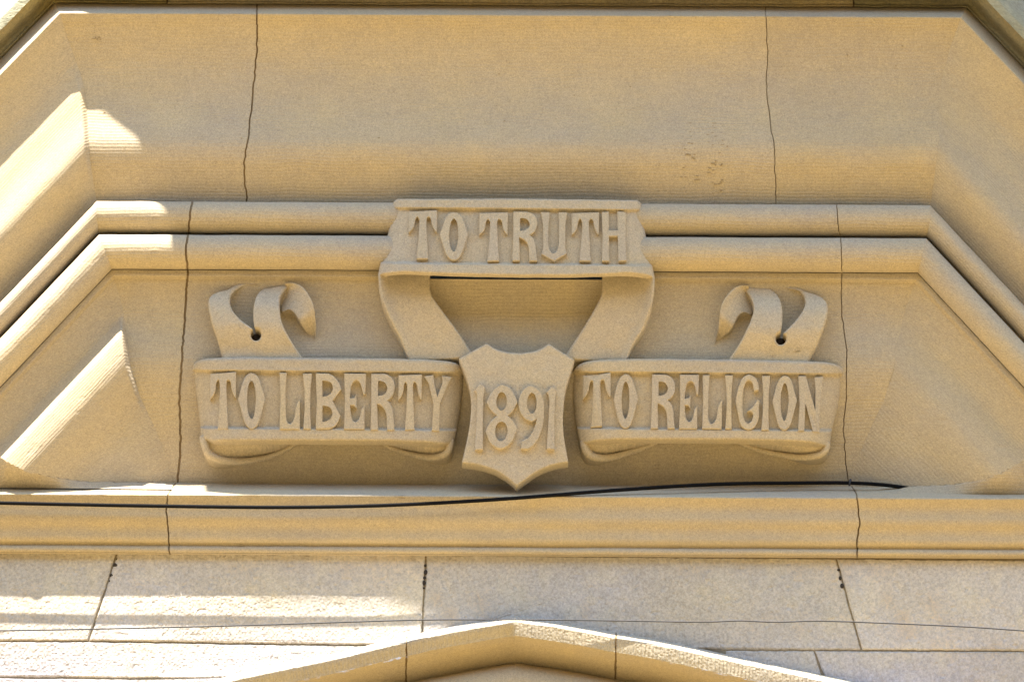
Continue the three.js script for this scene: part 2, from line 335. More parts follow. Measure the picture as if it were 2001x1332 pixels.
// a cut-out (outline and holes in drawing x, y) with chamfered rim, bent to the depth Zf(x, y)
const tess = new TessellateModifier(5 * U, 7);
function cutout(outline, holes, Zf, { depth = 50, bevel = 2.5, fine = true, angle = 0.7 } = {}) {
  const Zm = Zf(outline[0][0], outline[0][1]), pl = p => { const q = B(p[0], p[1], Zm); return new THREE.Vector2(q[0] * U, q[1] * U); };
  const s = new THREE.Shape(outline.map(pl)); for (const h of holes) s.holes.push(new THREE.Path(h.map(pl)));
  let g = new THREE.ExtrudeGeometry(s, { depth: (depth - bevel) * U, bevelEnabled: true, bevelSize: bevel * U, bevelThickness: bevel * U, bevelOffset: -bevel * U, bevelSegments: 1, curveSegments: 10 });
  g.translate(0, 0, -(depth - bevel) * U - bevel * U); 
  if (fine) g = tess.modify(g.index ? g.toNonIndexed() : g);
  g.deleteAttribute('normal'); g.deleteAttribute('uv');
  const p = g.attributes.position;
  for (let i = 0; i < p.count; i++) {
    const X = p.getX(i) / U, Y = p.getY(i) / U, y = 666 - (666 - yAt(X, Y, Zm));
    p.setXYZ(i, X * U, Y * U + YC, p.getZ(i) + (Zf(1000.5 + X * sc(X, Y, Zm), y) + 0.6 * vn(X / 24, Y / 22) + 0.3 * vn(X / 8, Y / 8)) * U);
  }
  g = toCreasedNormals(mergeVertices(g, 1e-6), angle);
  const uv = new Float32Array(g.attributes.position.count * 2), q = g.attributes.position;
  for (let i = 0; i < q.count; i++) { uv[i * 2] = q.getX(i) + q.getZ(i) * 0.6; uv[i * 2 + 1] = q.getY(i) + q.getZ(i) * 0.5; }
  g.setAttribute('uv', new THREE.BufferAttribute(uv, 2)); return g;
}
const sc = (X, Y, Z) => DIST / (DIST + Y * SP - Z * CP);
const yAt = (X, Y, Z) => { const k = sc(X, Y, Z); return 666 - k * (Y * CP + Z * SP) - k * X * Math.sin(ROLL); };

// panel depth at a height on the drawing
const fieldTab = []; for (const s of innerProfile.slice(2)) for (const p of smooth(s, 4)) fieldTab.push([p[0], p[1]]);
fieldTab.sort((a, b) => a[0] - b[0]);
const panelZ = y => lin(fieldTab, y);

// ------------------------------------------------------------------ letters
const GLYPH = {
  T: [['M', 0, .02, 'L', 1, 0, 'L', 1, .43, 'Q', .98, .47, .95, .44, 'Q', .83, .36, .8, .22, 'Q', .77, .13, .68, .14, 'Q', .62, .16, .63, .28, 'L', .66, .62, 'L', .71, 1, 'L', .29, 1, 'L', .36, .6, 'L', .38, .27, 'Q', .38, .15, .31, .14, 'Q', .24, .15, .22, .28, 'Q', .18, .4, .05, .44, 'L', 0, .47]],
  O: [['M', .5, 0, 'Q', .74, .01, .84, .2, 'L', 1, .45, 'L', .84, .76, 'Q', .72, 1, .5, 1, 'Q', .28, 1, .15, .75, 'L', 0, .47, 'L', .13, .22, 'Q', .26, 0, .5, 0], ['E', .49, .48, .185, .36]],
  R: [['M', .02, 0, 'L', .55, 0, 'Q', 1, .03, .99, .25, 'Q', .96, .42, .68, .475, 'Q', .94, .54, .94, .78, 'L', 1, 1, 'L', .69, 1, 'L', .66, .76, 'Q', .6, .56, .27, .535, 'L', .31, 1, 'L', 0, 1, 'L', .03, .5], ['M', .28, .12, 'Q', .67, .1, .71, .26, 'Q', .68, .4, .28, .405]],
  U: [['M', 0, 0, 'L', .33, 0, 'L', .3, .25, 'L', .29, .62, 'Q', .3, .83, .49, .835, 'Q', .68, .82, .69, .6, 'L', .7, .25, 'L', .66, 0, 'L', 1, 0, 'L', .93, .25, 'L', .93, .72, 'L', .99, .85, 'L', .76, .91, 'L', .52, 1, 'L', .27, .93, 'L', .04, .86, 'L', .1, .72, 'L', .08, .25]],
  H: [['M', 0, .01, 'L', .28, 0, 'L', .3, .38, 'L', .64, .37, 'L', .62, 0, 'L', .95, 0, 'L', .95, .5, 'L', 1, .99, 'L', .67, 1, 'L', .65, .5, 'L', .3, .505, 'L', .31, 1, 'L', .02, 1, 'L', .05, .5]],
  L: [['M', 0, 0, 'L', .35, 0, 'L', .29, .32, 'L', .3, .74, 'Q', .34, .9, .5, .9, 'Q', .73, .88, .78, .66, 'Q', .83, .52, 1, .47, 'L', 1, 1, 'L', 0, 1, 'L', .04, .5]],
  I: [['M', 0, 0, 'L', 1, 0, 'L', .86, .3, 'L', .84, .7, 'L', .95, 1, 'L', .08, 1, 'L', .22, .65, 'L', .2, .3]],
  B: [['M', 0, 0, 'L', .5, 0, 'Q', .88, .05, 1, .28, 'L', .66, .49, 'L', .98, .75, 'Q', .84, .97, .5, 1, 'L', 0, 1, 'L', .04, .5], ['M', .23, .12, 'Q', .68, .1, .7, .27, 'Q', .65, .42, .25, .43], ['M', .25, .57, 'Q', .67, .55, .68, .73, 'Q', .62, .88, .24, .88]],
  E: [['M', 0, 0, 'L', 1, 0, 'L', .97, .34, 'Q', .92, .4, .86, .35, 'Q', .78, .14, .56, .12, 'Q', .28, .14, .27, .44, 'L', .46, .43, 'L', .57, .36, 'L', .57, .62, 'L', .45, .57, 'L', .28, .57, 'Q', .3, .86, .52, .865, 'Q', .73, .84, .76, .68, 'Q', .8, .6, .93, .58, 'L', .94, 1, 'L', 0, 1, 'L', .04, .5]],
  Y: [['M', 0, .02, 'L', .33, 0, 'L', .36, .12, 'L', .48, .39, 'L', .66, .13, 'L', .64, .01, 'L', 1, 0, 'L', .86, .14, 'L', .57, .5, 'L', .55, 1, 'L', .29, 1, 'L', .34, .5, 'L', .17, .14]],
  G: [['M', .95, .28, 'L', .75, .3, 'Q', .72, .1, .53, .1, 'Q', .3, .12, .28, .48, 'Q', .3, .87, .53, .88, 'Q', .74, .85, .73, .72, 'Q', .68, .64, .48, .67, 'Q', .78, .58, .9, .45, 'L', 1, .48, 'L', .95, .6, 'Q', .98, .66, .99, .74, 'Q', .9, 1, .52, 1, 'Q', .2, .98, .12, .74, 'L', 0, .47, 'L', .12, .22, 'Q', .26, 0, .55, 0, 'Q', .95, .02, .95, .28]],
  N: [['M', 0, 0, 'L', .29, 0, 'L', .69, .62, 'L', .7, .25, 'L', .64, .02, 'L', 1, 0, 'L', .92, .4, 'L', .88, 1, 'L', .62, 1, 'L', .3, .5, 'L', .28, 1, 'L', .02, 1, 'L', .07, .5]],
  1: [['M', 0, .1, 'L', .55, 0, 'L', 1, .06, 'L', .86, .2, 'L', .8, .6, 'L', .86, 1, 'L', .08, 1, 'L', .22, .6, 'L', .3, .22, 'L', .18, .13]],
  8: [['M', .52, 0, 'Q', .82, .03, .92, .17, 'L', 1, .27, 'Q', .9, .43, .7, .485, 'Q', .9, .56, 1, .69, 'Q', .86, .97, .48, 1, 'Q', .12, .96, 0, .72, 'Q', .1, .56, .36, .48, 'Q', .12, .4, .02, .26, 'Q', .22, .02, .52, 0], ['E', .5, .26, .185, .155], ['E', .5, .725, .22, .165]],
  9: [['M', .5, 0, 'Q', 1, .04, 1, .4, 'Q', .97, .86, .4, 1, 'L', .12, 1, 'L', .14, .88, 'Q', .62, .8, .7, .52, 'Q', .62, .57, .48, .565, 'Q', .04, .52, 0, .29, 'Q', .06, .02, .5, 0], ['E', .52, .28, .21, .175]],
};
function glyph(ch, x0, x1, y0, y1, Zf, parent, name = 'letter', slope = 0) {
  const loops = GLYPH[ch].map(cmd => {
    const sh = new THREE.Shape();
    if (cmd[0] === 'E') sh.absellipse(cmd[1], cmd[2], cmd[3], cmd[4], 0, Math.PI * 2);
    else for (let i = 0; i < cmd.length;) {
      const c = cmd[i];
      if (c === 'M') { sh.moveTo(cmd[i + 1], cmd[i + 2]); i += 3; } else if (c === 'L') { sh.lineTo(cmd[i + 1], cmd[i + 2]); i += 3; } else { sh.quadraticCurveTo(cmd[i + 1], cmd[i + 2], cmd[i + 3], cmd[i + 4]); i += 5; }
    }
    const pts = sh.getPoints(7).map(p => [p.x, p.y]); const f = pts[0], l = pts[pts.length - 1]; if (Math.hypot(f[0] - l[0], f[1] - l[1]) < 1e-4) pts.pop();
    const wj = 0.45; return pts.map(([a, b]) => { const x = lerp(x0, x1, a), y = lerp(y0, y1, b) + slope * (lerp(x0, x1, a) - x0); return [x + wj * vn(x / 5, y / 5), y + wj * vn(x / 5 + 40, y / 5)]; });
  });
  add(name, cutout(loops[0], loops.slice(1), Zf, { depth: 20, bevel: 1.1, fine: false, angle: 0.6 }), M.carve, parent, 0.6);
}

// ------------------------------------------------------------------ scroll ribbons
function face(T, Bt, L, R, Z0, rimT, rimB, opt = {}) {      // a ribbon face with raised top and bottom rims
  const vs = []; for (let i = 0; i <= 90; i++) vs.push(i / 90);
  const Zf = (x, y, u, v) => {
    const rim = (1 - sst(rimT - 2, rimT + 2.5, y - 0.0)) + sst(rimB - 1.5, rimB + 2, y);
    return Z0(x, y) + 9 * rim;
  };
  return span(T, Bt, L, R, Zf, { nu: 110, vs, bevel: 5, depth: 26, ...opt });
}
const bendBack = (x, xl, xr, w, amt) => amt * (Math.pow(Math.max(0, 1 - (x - xl) / w), 2) + Math.pow(Math.max(0, 1 - (xr - x) / w), 2));

// top scroll
const truth = thing('scroll_banner', 'topmost stone scroll carved TO TRUTH, its two tails hanging from the round mouldings', 'scroll');
const tZ = (x, y) => 130 + 0.05 * (y - 390) - bendBack(x, lin([[390, 768], [440, 760], [495, 748], [540, 739]], y), lin([[390, 1250], [440, 1257], [500, 1268], [540, 1277]], y), 46, 30);
add('ribbon_face', face([[774, 391], [1010, 388], [1242, 389]], [[738, 540], [750, 536], [790, 533], [840, 535], [900, 536.5], [1010, 537.5], [1120, 536.5], [1180, 534], [1230, 531], [1262, 534], [1278, 540]],
  smooth([[774, 391], [765, 398], [762, 420], [760, 440], [755, 465], [748, 495], [741, 522], [738, 541]], 8), smooth([[1242, 389], [1251, 396], [1254, 415], [1257, 440], [1262, 470], [1268, 500], [1275, 525], [1278, 541]], 8), tZ, 409, 515, { depth: 11 }), M.carve, truth);
function tail(L, R, sgn) {                   // sgn 1: the fold is on the left edge
  const T = [L[0], R[0]], Bt = [L[L.length - 1], R[R.length - 1]];
  return span(T, Bt, smooth(L, 8), smooth(R, 8), (x, y, u, v) => {
    const d = (sgn > 0 ? u : 1 - u) * 100, flat = lerp(94, 70, sst(0, 1, v));
    return flat + lerp(22, 5, sst(0, 0.85, v)) * Math.exp(-Math.pow(d / lerp(17, 9, v), 2)) + 5 * Math.sin(Math.PI * clamp(v, 0, 1));
  }, { nu: 60, nv: 50, bevel: 4, depth: 62, sides: 'lrb' });
}
add('ribbon_tail', tail([[738, 536], [739, 555], [746, 590], [762, 627], [780, 662], [801, 708]], [[839, 530], [841, 573], [861, 605], [892, 645], [929, 700]], 1), M.carve, truth);
add('ribbon_tail', tail([[1176, 530], [1174, 574], [1158, 608], [1134, 648], [1100, 700]], [[1278, 536], [1278, 558], [1273, 595], [1258, 639], [1236, 676], [1223, 708]], -1), M.carve, truth);
for (const [c, a, b, t, d] of [['T', 796, 852, 413, 510], ['O', 857.5, 913, 415, 511], ['T', 934.5, 990, 415, 512], ['R', 999.5, 1048.5, 413, 511], ['U', 1054.5, 1106.5, 413.5, 511], ['T', 1115, 1168.5, 413, 510], ['H', 1173.5, 1223, 411, 510]])
  glyph(c, a, b, t, d, (x, y) => tZ(x, y) + 10.5, truth);

function rimTube(pts, r0, r1, Zf) {          // the ribbon's edge where it turns over, thinning towards its end
  const p = smooth(pts, 3), n = p.length - 1, m = 10;
  return patch(n, m, (i, j) => {
    const t = i / n, a = p[Math.max(0, i - 1)], b = p[Math.min(n, i + 1)], l = Math.hypot(b[0] - a[0], b[1] - a[1]) || 1, nx = -(b[1] - a[1]) / l, ny = (b[0] - a[0]) / l;
    const rr = lerp(r0, r1, t) * (i === 0 || i === n ? 0.3 : 1), th = Math.PI * (1.15 * j / m - 0.075), s = Math.cos(th) * rr, q = B(p[i][0] + nx * s, p[i][1] + ny * s, Zf(t, p[i][1]));
    q[2] += Math.sin(th) * rr * 1.1 + 0.5 * vn(q[0] / 9, q[1] / 9); return q;
  });
}
add('ribbon_edge', rimTube([[845, 534.5], [800, 534], [768, 536], [750, 541], [743, 552], [743, 570], [749, 595], [764, 627], [782, 662], [800, 700]], 4.2, 2.2, t => lerp(118, 74, sst(0.1, 0.9, t))), M.carve, truth);
add('ribbon_edge', rimTube([[1172, 535], [1215, 533.5], [1248, 536], [1266, 540], [1273.5, 552], [1274, 570], [1269, 595], [1255, 638], [1236, 672], [1223, 700]], 4.2, 2.2, t => lerp(118, 74, sst(0.1, 0.9, t))), M.carve, truth);
// side scrolls
function lobe(top, curve, sgn) {             // the ribbon's end curling back, seen from below
  const c = smooth(curve, 4), T = top, L = [top[0], c[0]], R = [top[1], c[c.length - 1]];
  return span(T, c, L, R, (x, y, u, v) => {
    const k = sgn > 0 ? u : 1 - u, back = panelZ(y) + 4, front = 40;
    const z = lerp(front, lerp(30, back, sst(0, 0.75, k)), sst(0.0, 1, v));
    return z - 8;
  }, { nu: 70, nv: 34, bevel: 3, depth: 60, sides: 'lrb' });
}
const lZ = (x, y) => 78 - 0.16 * (y - 705) - bendBack(x, lin([[705, 376], [798, 387], [866, 393]], y), lin([[705, 910], [785, 903], [866, 889]], y), 52, 34);
const liberty = thing('scroll_banner', 'stone scroll left of the shield, carved TO LIBERTY, with a forked curling end above it', 'scroll');
add('ribbon_face', face(smooth([[376, 722], [385, 711], [407, 706], [461, 703.5], [600, 703], [785, 703], [866, 706], [895, 712], [908, 724]], 8), [[394, 862], [420, 868], [450, 866.5], [569, 865], [760, 864], [840, 866], [865, 869], [888, 866]],
  smooth([[376, 722], [380, 750], [388, 798], [393, 840], [394, 862]], 8), smooth([[908, 724], [907, 745], [903, 785], [896, 830], [888, 866]], 8), lZ, 730, 840, { depth: 24 }), M.carve, liberty);
add('ribbon_end', lobe([[393, 860], [584, 864]], [[394, 862], [397, 880], [407, 899], [430, 909.5], [462, 911], [515, 903], [555, 887], [584, 866]], 1), M.carve, liberty);
add('ribbon_end', lobe([[746, 862], [889, 860]], [[746, 864], [770, 879], [800, 890], [835, 898.5], [862, 898.5], [879, 892], [886, 880], [888, 864]], -1), M.carve, liberty);
for (const [c, a, b, t, d] of [['T', 411, 462, 733, 839], ['O', 466, 519, 733, 837], ['L', 547, 587, 732, 837], ['I', 592, 610, 733, 836.5], ['B', 617.5, 667.5, 732.5, 836], ['E', 673, 716, 732, 836], ['R', 725, 772.5, 732, 837], ['T', 779, 825, 733, 836], ['Y', 829, 884.5, 734, 837]])
  glyph(c, a, b, t, d, (x, y) => lZ(x, y) + 10.5, liberty);

add('ribbon_edge', rimTube([[400, 856], [402, 872], [410, 891], [432, 902.5], [462, 906.5], [515, 900], [555, 885], [584, 867]], 8.7, 4.2, (t, y) => lerp(28, panelZ(y) + 3, sst(0, 0.9, t))), M.carve, liberty);
add('ribbon_edge', rimTube([[881, 858], [880, 874], [874, 886], [858, 893.5], [835, 894.5], [800, 888], [770, 878], [746, 866]], 7.7, 4.0, (t, y) => lerp(28, panelZ(y) + 3, sst(0, 0.9, t))), M.carve, liberty);
const rZ = (x, y) => 78 - 0.16 * (y - 698) - bendBack(x, lin([[698, 1118], [785, 1122], [860, 1132]], y), lin([[698, 1650], [785, 1638], [860, 1624]], y), 52, 34);
const religion = thing('scroll_banner', 'stone scroll right of the shield, carved TO RELIGION, with a forked curling end above it', 'scroll');
add('ribbon_face', face(smooth([[1120, 722], [1135, 709], [1160, 703], [1220, 699], [1360, 698], [1560, 700], [1615, 702], [1640, 708], [1649, 716]], 8), [[1136, 866], [1165, 860], [1215, 856.5], [1316, 856], [1445, 855], [1550, 857], [1590, 860], [1624, 868]],
  smooth([[1120, 722], [1117, 745], [1122, 790], [1128, 830], [1136, 866]], 8), smooth([[1649, 716], [1644, 745], [1638, 790], [1627, 835], [1624, 868]], 8), rZ, 726, 834, { depth: 24 }), M.carve, religion);
add('ribbon_end', lobe([[1135, 862], [1292, 855]], [[1136, 864], [1139, 880], [1150, 893], [1170, 898], [1195, 895], [1235, 883], [1270, 870], [1292, 857]], 1), M.carve, religion);
add('ribbon_end', lobe([[1440, 855], [1624, 862]], [[1440, 857], [1475, 873], [1520, 885], [1560, 891], [1590, 891], [1612, 885], [1621, 876], [1624, 864]], -1), M.carve, religion);
for (const [c, a, b, t, d] of [['T', 1140, 1194, 730, 829.5], ['O', 1200, 1248, 728.5, 829], ['R', 1273.5, 1321, 728.5, 829], ['E', 1329, 1367, 728, 829], ['L', 1374, 1412.5, 728.5, 828.5], ['I', 1418, 1433, 728.5, 828.5], ['G', 1438.5, 1486, 728.5, 831], ['I', 1489, 1506, 729, 830], ['O', 1511, 1559, 728.5, 830], ['N', 1561, 1610, 728.5, 831]])
  glyph(c, a, b, t, d, (x, y) => rZ(x, y) + 10.5, religion);

add('ribbon_edge', rimTube([[1143, 858], [1146, 874], [1155, 887], [1172, 892.5], [1195, 891.5], [1235, 880], [1270, 868], [1292, 856]], 8.7, 4.2, (t, y) => lerp(28, panelZ(y) + 3, sst(0, 0.9, t))), M.carve, religion);
add('ribbon_edge', rimTube([[1617, 856], [1616, 870], [1609, 880], [1588, 886.5], [1560, 887.5], [1520, 882], [1475, 871], [1440, 857]], 7.2, 4.0, (t, y) => lerp(28, panelZ(y) + 3, sst(0, 0.9, t))), M.carve, religion);
// forked ends: one cut-out with slit and drilled hole, and the turned-over tip
const cr = (ox, oy) => p => p.map(([a, b]) => [ox + a / 7.4, oy + b / 7.4]);
const arcHole = (x, y, r, a0, a1) => Array.from({ length: 25 }, (_, i) => { const a = lerp(a0, a1, i / 24) * Math.PI / 180; return [x + r * Math.cos(a), y + r * Math.sin(a)]; });
const ring0 = (x, y, r) => Array.from({ length: 20 }, (_, i) => [x + r * Math.cos(i * Math.PI / 10), y + r * Math.sin(i * Math.PI / 10)]);
const tongueZ = (x, y) => 74 + 22 * sst(705, 640, y) - 32 * Math.pow(sst(628, 545, y), 1.3);
{
  const c = cr(390, 540);
  const outL = smooth(c([[350, 1290], [260, 960], [180, 740], [138, 560], [130, 450], [150, 360], [205, 300], [420, 200], [560, 112], [680, 88], [770, 96], [850, 125]]), 4);
  const inL = smooth(c([[850, 125], [700, 128], [560, 190], [455, 300], [435, 430], [470, 560], [560, 680], [680, 775], [775, 835]]), 4);
  const hole = arcHole(390 + 818 / 7.4, 540 + 907 / 7.4, 10.4, -124, -452);
  const inR = smooth(c([[800, 838], [780, 640], [800, 420], [845, 280], [910, 205]]), 4);
  const top = c([[910, 205], [1100, 160], [1320, 125]]);
  const rt = smooth(c([[1320, 125], [1225, 220], [1165, 330], [1150, 440], [1160, 570], [1190, 740], [1240, 850], [1340, 1000], [1560, 1290]]), 4);
  const o = [...outL, ...inL.slice(1, -1), ...hole, ...inR.slice(1), ...top.slice(1), ...rt.slice(1)];
  add('forked_end', cutout(o, [], tongueZ, { depth: 60, bevel: 3 }), M.carve, liberty);
  const O = smooth(c([[1230, 130], [1340, 122], [1480, 180], [1580, 310], [1640, 440], [1672, 640], [1680, 820], [1664, 945]]), 4), I = smooth(c([[1190, 300], [1180, 420], [1190, 540], [1290, 508], [1370, 560], [1435, 660], [1510, 790], [1590, 890], [1660, 942]]), 4);
  add('curled_tip', span(O, I, [O[0], I[0]], [O[O.length - 1], I[I.length - 1]], (x, y, u, v) => { const z = lerp(lerp(76, 97, sst(0, 0.5, u)), panelZ(y) + 3, sst(0.55, 1, u)); return z - lerp(30, 8, u) * Math.sin(v * Math.PI / 2) + 3 * Math.exp(-v * v * 60); }, { nu: 70, nv: 24, bevel: 3, depth: 56, sides: 'tb' }), M.carve, liberty);
}
{
  const c = cr(1380, 540);
  const lf = smooth(c([[230, 1290], [330, 1165], [500, 930], [580, 780], [640, 640], [680, 480], [665, 350], [620, 240], [560, 150], [500, 98]]), 4);
  const top = c([[500, 98], [700, 100], [910, 115]]);
  const rt = smooth(c([[910, 115], [980, 165], [1040, 265], [1080, 420], [1092, 600], [1072, 835]]), 4);
  const hole = arcHole(1380 + 1075 / 7.4, 540 + 897 / 7.4, 10.6, -104, -424);
  const inR = smooth(c([[1100, 838], [1240, 700], [1350, 560], [1410, 440], [1430, 330], [1400, 220], [1330, 140], [1230, 100], [1130, 112]]), 4);
  const out = smooth(c([[1130, 112], [1160, 80], [1230, 74], [1330, 98], [1440, 158], [1580, 210], [1680, 280], [1730, 360], [1746, 450], [1732, 600], [1680, 760], [1600, 960], [1430, 1290]]), 4);
  add('forked_end', cutout([...lf, ...top.slice(1), ...rt.slice(1, -1), ...hole, ...inR.slice(1), ...out.slice(1)], [], tongueZ, { depth: 60, bevel: 3 }), M.carve, religion);
  const O = smooth(c([[600, 104], [500, 98], [400, 140], [290, 250], [212, 400], [190, 560], [180, 700], [142, 860], [126, 950]]), 4), I = smooth(c([[650, 300], [672, 420], [640, 520], [570, 488], [490, 510], [440, 565], [405, 650], [330, 765], [230, 865], [128, 948]]), 4);
  add('curled_tip', span(O, I, [O[0], I[0]], [O[O.length - 1], I[I.length - 1]], (x, y, u, v) => { const z = lerp(lerp(76, 97, sst(0, 0.5, u)), panelZ(y) + 3, sst(0.55, 1, u)); return z - lerp(30, 8, u) * Math.sin(v * Math.PI / 2) + 3 * Math.exp(-v * v * 60); }, { nu: 70, nv: 24, bevel: 3, depth: 56, sides: 'tb' }), M.carve, religion);
}
for (const [o, x, y] of [[liberty, 390 + 818 / 7.4, 540 + 907 / 7.4], [religion, 1380 + 1075 / 7.4, 540 + 897 / 7.4]]) {   // dark plug, its colour painted in for the shade of a deep hole
  const g = new THREE.CylinderGeometry(10.5 * U, 10.5 * U, 16 * U, 20), q = B(x, y + 7, panelZ(y) + 2); g.rotateX(Math.PI / 2); g.translate(q[0] * U, q[1] * U + YC, q[2] * U); add('hole_shade_plug', g, M.holeShade, o, 0);
}
// ------------------------------------------------------------------ shield
const shield = thing('stone_shield', 'pointed stone shield with a centre ridge carved 1891, between the two lower scrolls', 'shield');
{
  const c = p => p.map(([a, b]) => [880 + a / 4.4385, 660 + b / 4.4385]);
  const T = [...c([[75, 185], [315, 50]]), ...smooth(c([[315, 50], [400, 100], [500, 125], [592, 131], [690, 123], [775, 97], [855, 50]]), 5).slice(1), c([[1078, 185]])[0]];
  const Rt = smooth(c([[1078, 185], [1035, 330], [1003, 450], [986, 600], [985, 780], [1005, 930], [1034, 1072]]), 5), Lf = smooth(c([[75, 185], [140, 350], [180, 500], [181, 700], [150, 900], [110, 1086]]), 5);
  const Bt = [...smooth(c([[110, 1086], [250, 1105], [400, 1150], [520, 1222], [588, 1282]]), 5), ...smooth(c([[588, 1282], [650, 1236], [760, 1158], [900, 1097], [1034, 1072]]), 5).slice(1)];
  const ridge = y => lin([[660, 1011], [950, 1012]], y), sZ = (x, y) => 106 - 0.12 * (y - 670) - 0.13 * Math.abs(x - ridge(y));
  const us = Array.from({ length: 121 }, (_, i) => i / 120); us.push(0.494, 0.506); us.sort((p, q) => p - q);
  add('shield_body', span(T, Bt, Lf, Rt, sZ, { us, nv: 80, depth: 34, bevel: 2.2 }), M.carve, shield);
  for (const [ch, a, b, t, d] of [['1', 928, 949, 750, 874.5], ['8', 950.5, 1012, 751, 872], ['9', 1014, 1065, 752, 872], ['1', 1068.5, 1088.5, 753, 872]]) glyph(ch, a, b, t, d, (x, y) => sZ(x, y) + 9, shield, 'numeral');
}

{ // groups of small chisel pits on the hollow moulding, a rusty hook beside the shield
  const tab = []; for (const q of outerProfile) for (const p of smooth(q, 4)) tab.push(p); tab.sort((p, q) => p[0] - q[0]);
  const pits = [];
  const pit = (x, y, w, h, Z, rot = 0) => { const g = new THREE.IcosahedronGeometry(1, 1), q = B(x, y, Z); g.scale(w * U, h * U, 0.5 * U); g.rotateZ(rot); g.translate(q[0] * U, q[1] * U + YC, q[2] * U); pits.push(g); };
  for (let i = 0; i < 46; i++) { const x = 1322 + (rnd() < 0.5 ? rnd() * 40 : 56 + rnd() * 34), y = 235 + rnd() * 140; pit(x, y, 1.6 + rnd() * 2.2, 0.7 + rnd() * 0.6, lin(tab, y)); }
  for (let i = 0; i < 26; i++) { const x = 150 + rnd() * 1700, y = 45 + rnd() * 330; if (x > 190 || y > 60) pit(clamp(x, 200, 1810), y, 1 + rnd() * 1.3, 0.8 + rnd() * 0.9, lin(tab, y), rnd()); }
  for (let i = 0; i < 9; i++) pit(186 + 7 * vn(i, 2) * 2, 76 + 9 * vn(i, 7), 1 + rnd() * 2, 0.8 + rnd(), lin(tab, 76), rnd() * 3);
  tag(add('chisel_pits', pits, M.pit, surround, 0), null, null, null, 'stuff');
}
// ------------------------------------------------------------------ wall of ashlar blocks below the sill, cut round the arch
const archTop = smooth([[180, 1400], [380, 1345], [480, 1318], [650, 1281], [795, 1245], [900, 1222], [1012, 1202]], 12);
const archTopR = smooth([[1012, 1202], [1100, 1214], [1205, 1232], [1300, 1248], [1450, 1279], [1700, 1331], [1900, 1385]], 12);
const archY = x => x < 1012 ? lin(archTop, x) : lin(archTopR, x);
const rough = (a, b, k = 6) => { const n = Math.max(1, Math.round(Math.hypot(b[0] - a[0], b[1] - a[1]) / k)); return Array.from({ length: n }, (_, i) => { const t = i / n, x = lerp(a[0], b[0], t), y = lerp(a[1], b[1], t); return [x + (i ? 0.9 * vn(x / 7, y / 7) : 0), y + (i ? 0.9 * vn(x / 7 + 50, y / 7) : 0)]; }); };
function block(parent, poly, Z, material = M.ashlar, name = 'stone_block') {
  const pts = poly.flatMap((p, i) => rough(p, poly[(i + 1) % poly.length]));
  if (poly.clip) for (const p of pts) p[1] = Math.min(p[1], archY(p[0]) + 16);
  return add(name, cutout(pts, [], () => Z, { depth: 40, bevel: 2.2, fine: false, angle: 0.6 }), material, parent, 2);
}
const wall = thing('stone_wall', 'pale grey ashlar wall below the sill and around the arch head', 'stone wall');
const bed = x => lin([[-900, 1270], [0, 1265], [180, 1259.5], [350, 1261], [650, 1262], [1425, 1265], [1690, 1263], [2001, 1262], [2900, 1260]], x);
const g1 = 1.8, clip = p => { p.clip = true; return p; };
// top course
const J1 = [[-560, 1085, -640, 1262], [233, 1085, 179, 1259], [836, 1085, 829, 1262], [1638, 1085, 1689, 1263], [2350, 1085, 2420, 1262]];
for (let i = 0; i < 4; i++) {
  const [a, b, c, d] = J1[i], [e, f, g, h] = J1[i + 1];
  block(wall, clip([[a + g1, b], [e - g1, f], [g - g1, bed(g) - g1], ...(i === 1 ? [[650, bed(650) - g1]] : i === 2 ? [[1430, bed(1430) - g1]] : []), [c + g1, bed(c) - g1]]), [0, 0.5, -0.6, 0.3][i]);
}
// the courses under it, cut by the arch
block(wall, clip([[-560, 1264 + g1], [179, bed(179) + g1], [760, bed(760) + g1], [760, 1300], [640, 1320], [440, 1329.5], [-560, 1330]]), -0.8);
block(wall, clip([[1425, bed(1425) + g1], [1597 - g1, bed(1597) + g1], [1618 - g1, 1326], [1700, 1440], [1425, 1440]].slice(0, 3).concat([[1618 - g1, 1350], [1425, 1350]])), -0.5);
block(wall, clip([[1597 + g1, bed(1597) + g1], [2300, 1260 + g1], [2320, 1450], [1620 + g1, 1450], [1620 + g1, 1323]]), 0.4);
block(wall, clip([[-600, 1331 + 2 * g1], [500, 1330 + 2 * g1], [500, 1480], [-600, 1480]]), 0.3);
{ // mortar bed behind
  const pts = [[-900, 1080], [2900, 1080], [2900, 1500], ...[1900, 1700, 1450, 1300, 1205, 1100, 1012, 900, 795, 650, 480, 380, 180].map(x => [x, archY(x) + 16]), [-900, 1500]];
  add('mortar_bed', cutout(pts, [], () => -3.2, { depth: 60, bevel: 1, fine: false }), M.paleMortar, wall);
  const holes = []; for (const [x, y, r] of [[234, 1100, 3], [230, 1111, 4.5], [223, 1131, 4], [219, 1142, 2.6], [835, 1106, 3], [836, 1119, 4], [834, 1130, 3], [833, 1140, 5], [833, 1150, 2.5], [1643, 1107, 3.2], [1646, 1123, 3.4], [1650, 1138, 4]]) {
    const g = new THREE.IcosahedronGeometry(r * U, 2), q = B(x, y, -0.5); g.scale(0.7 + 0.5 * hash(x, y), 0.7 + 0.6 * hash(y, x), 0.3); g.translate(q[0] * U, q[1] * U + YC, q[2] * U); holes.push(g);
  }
  for (const h of holes) add('mortar_hole', h, M.dark, wall, 0);
}
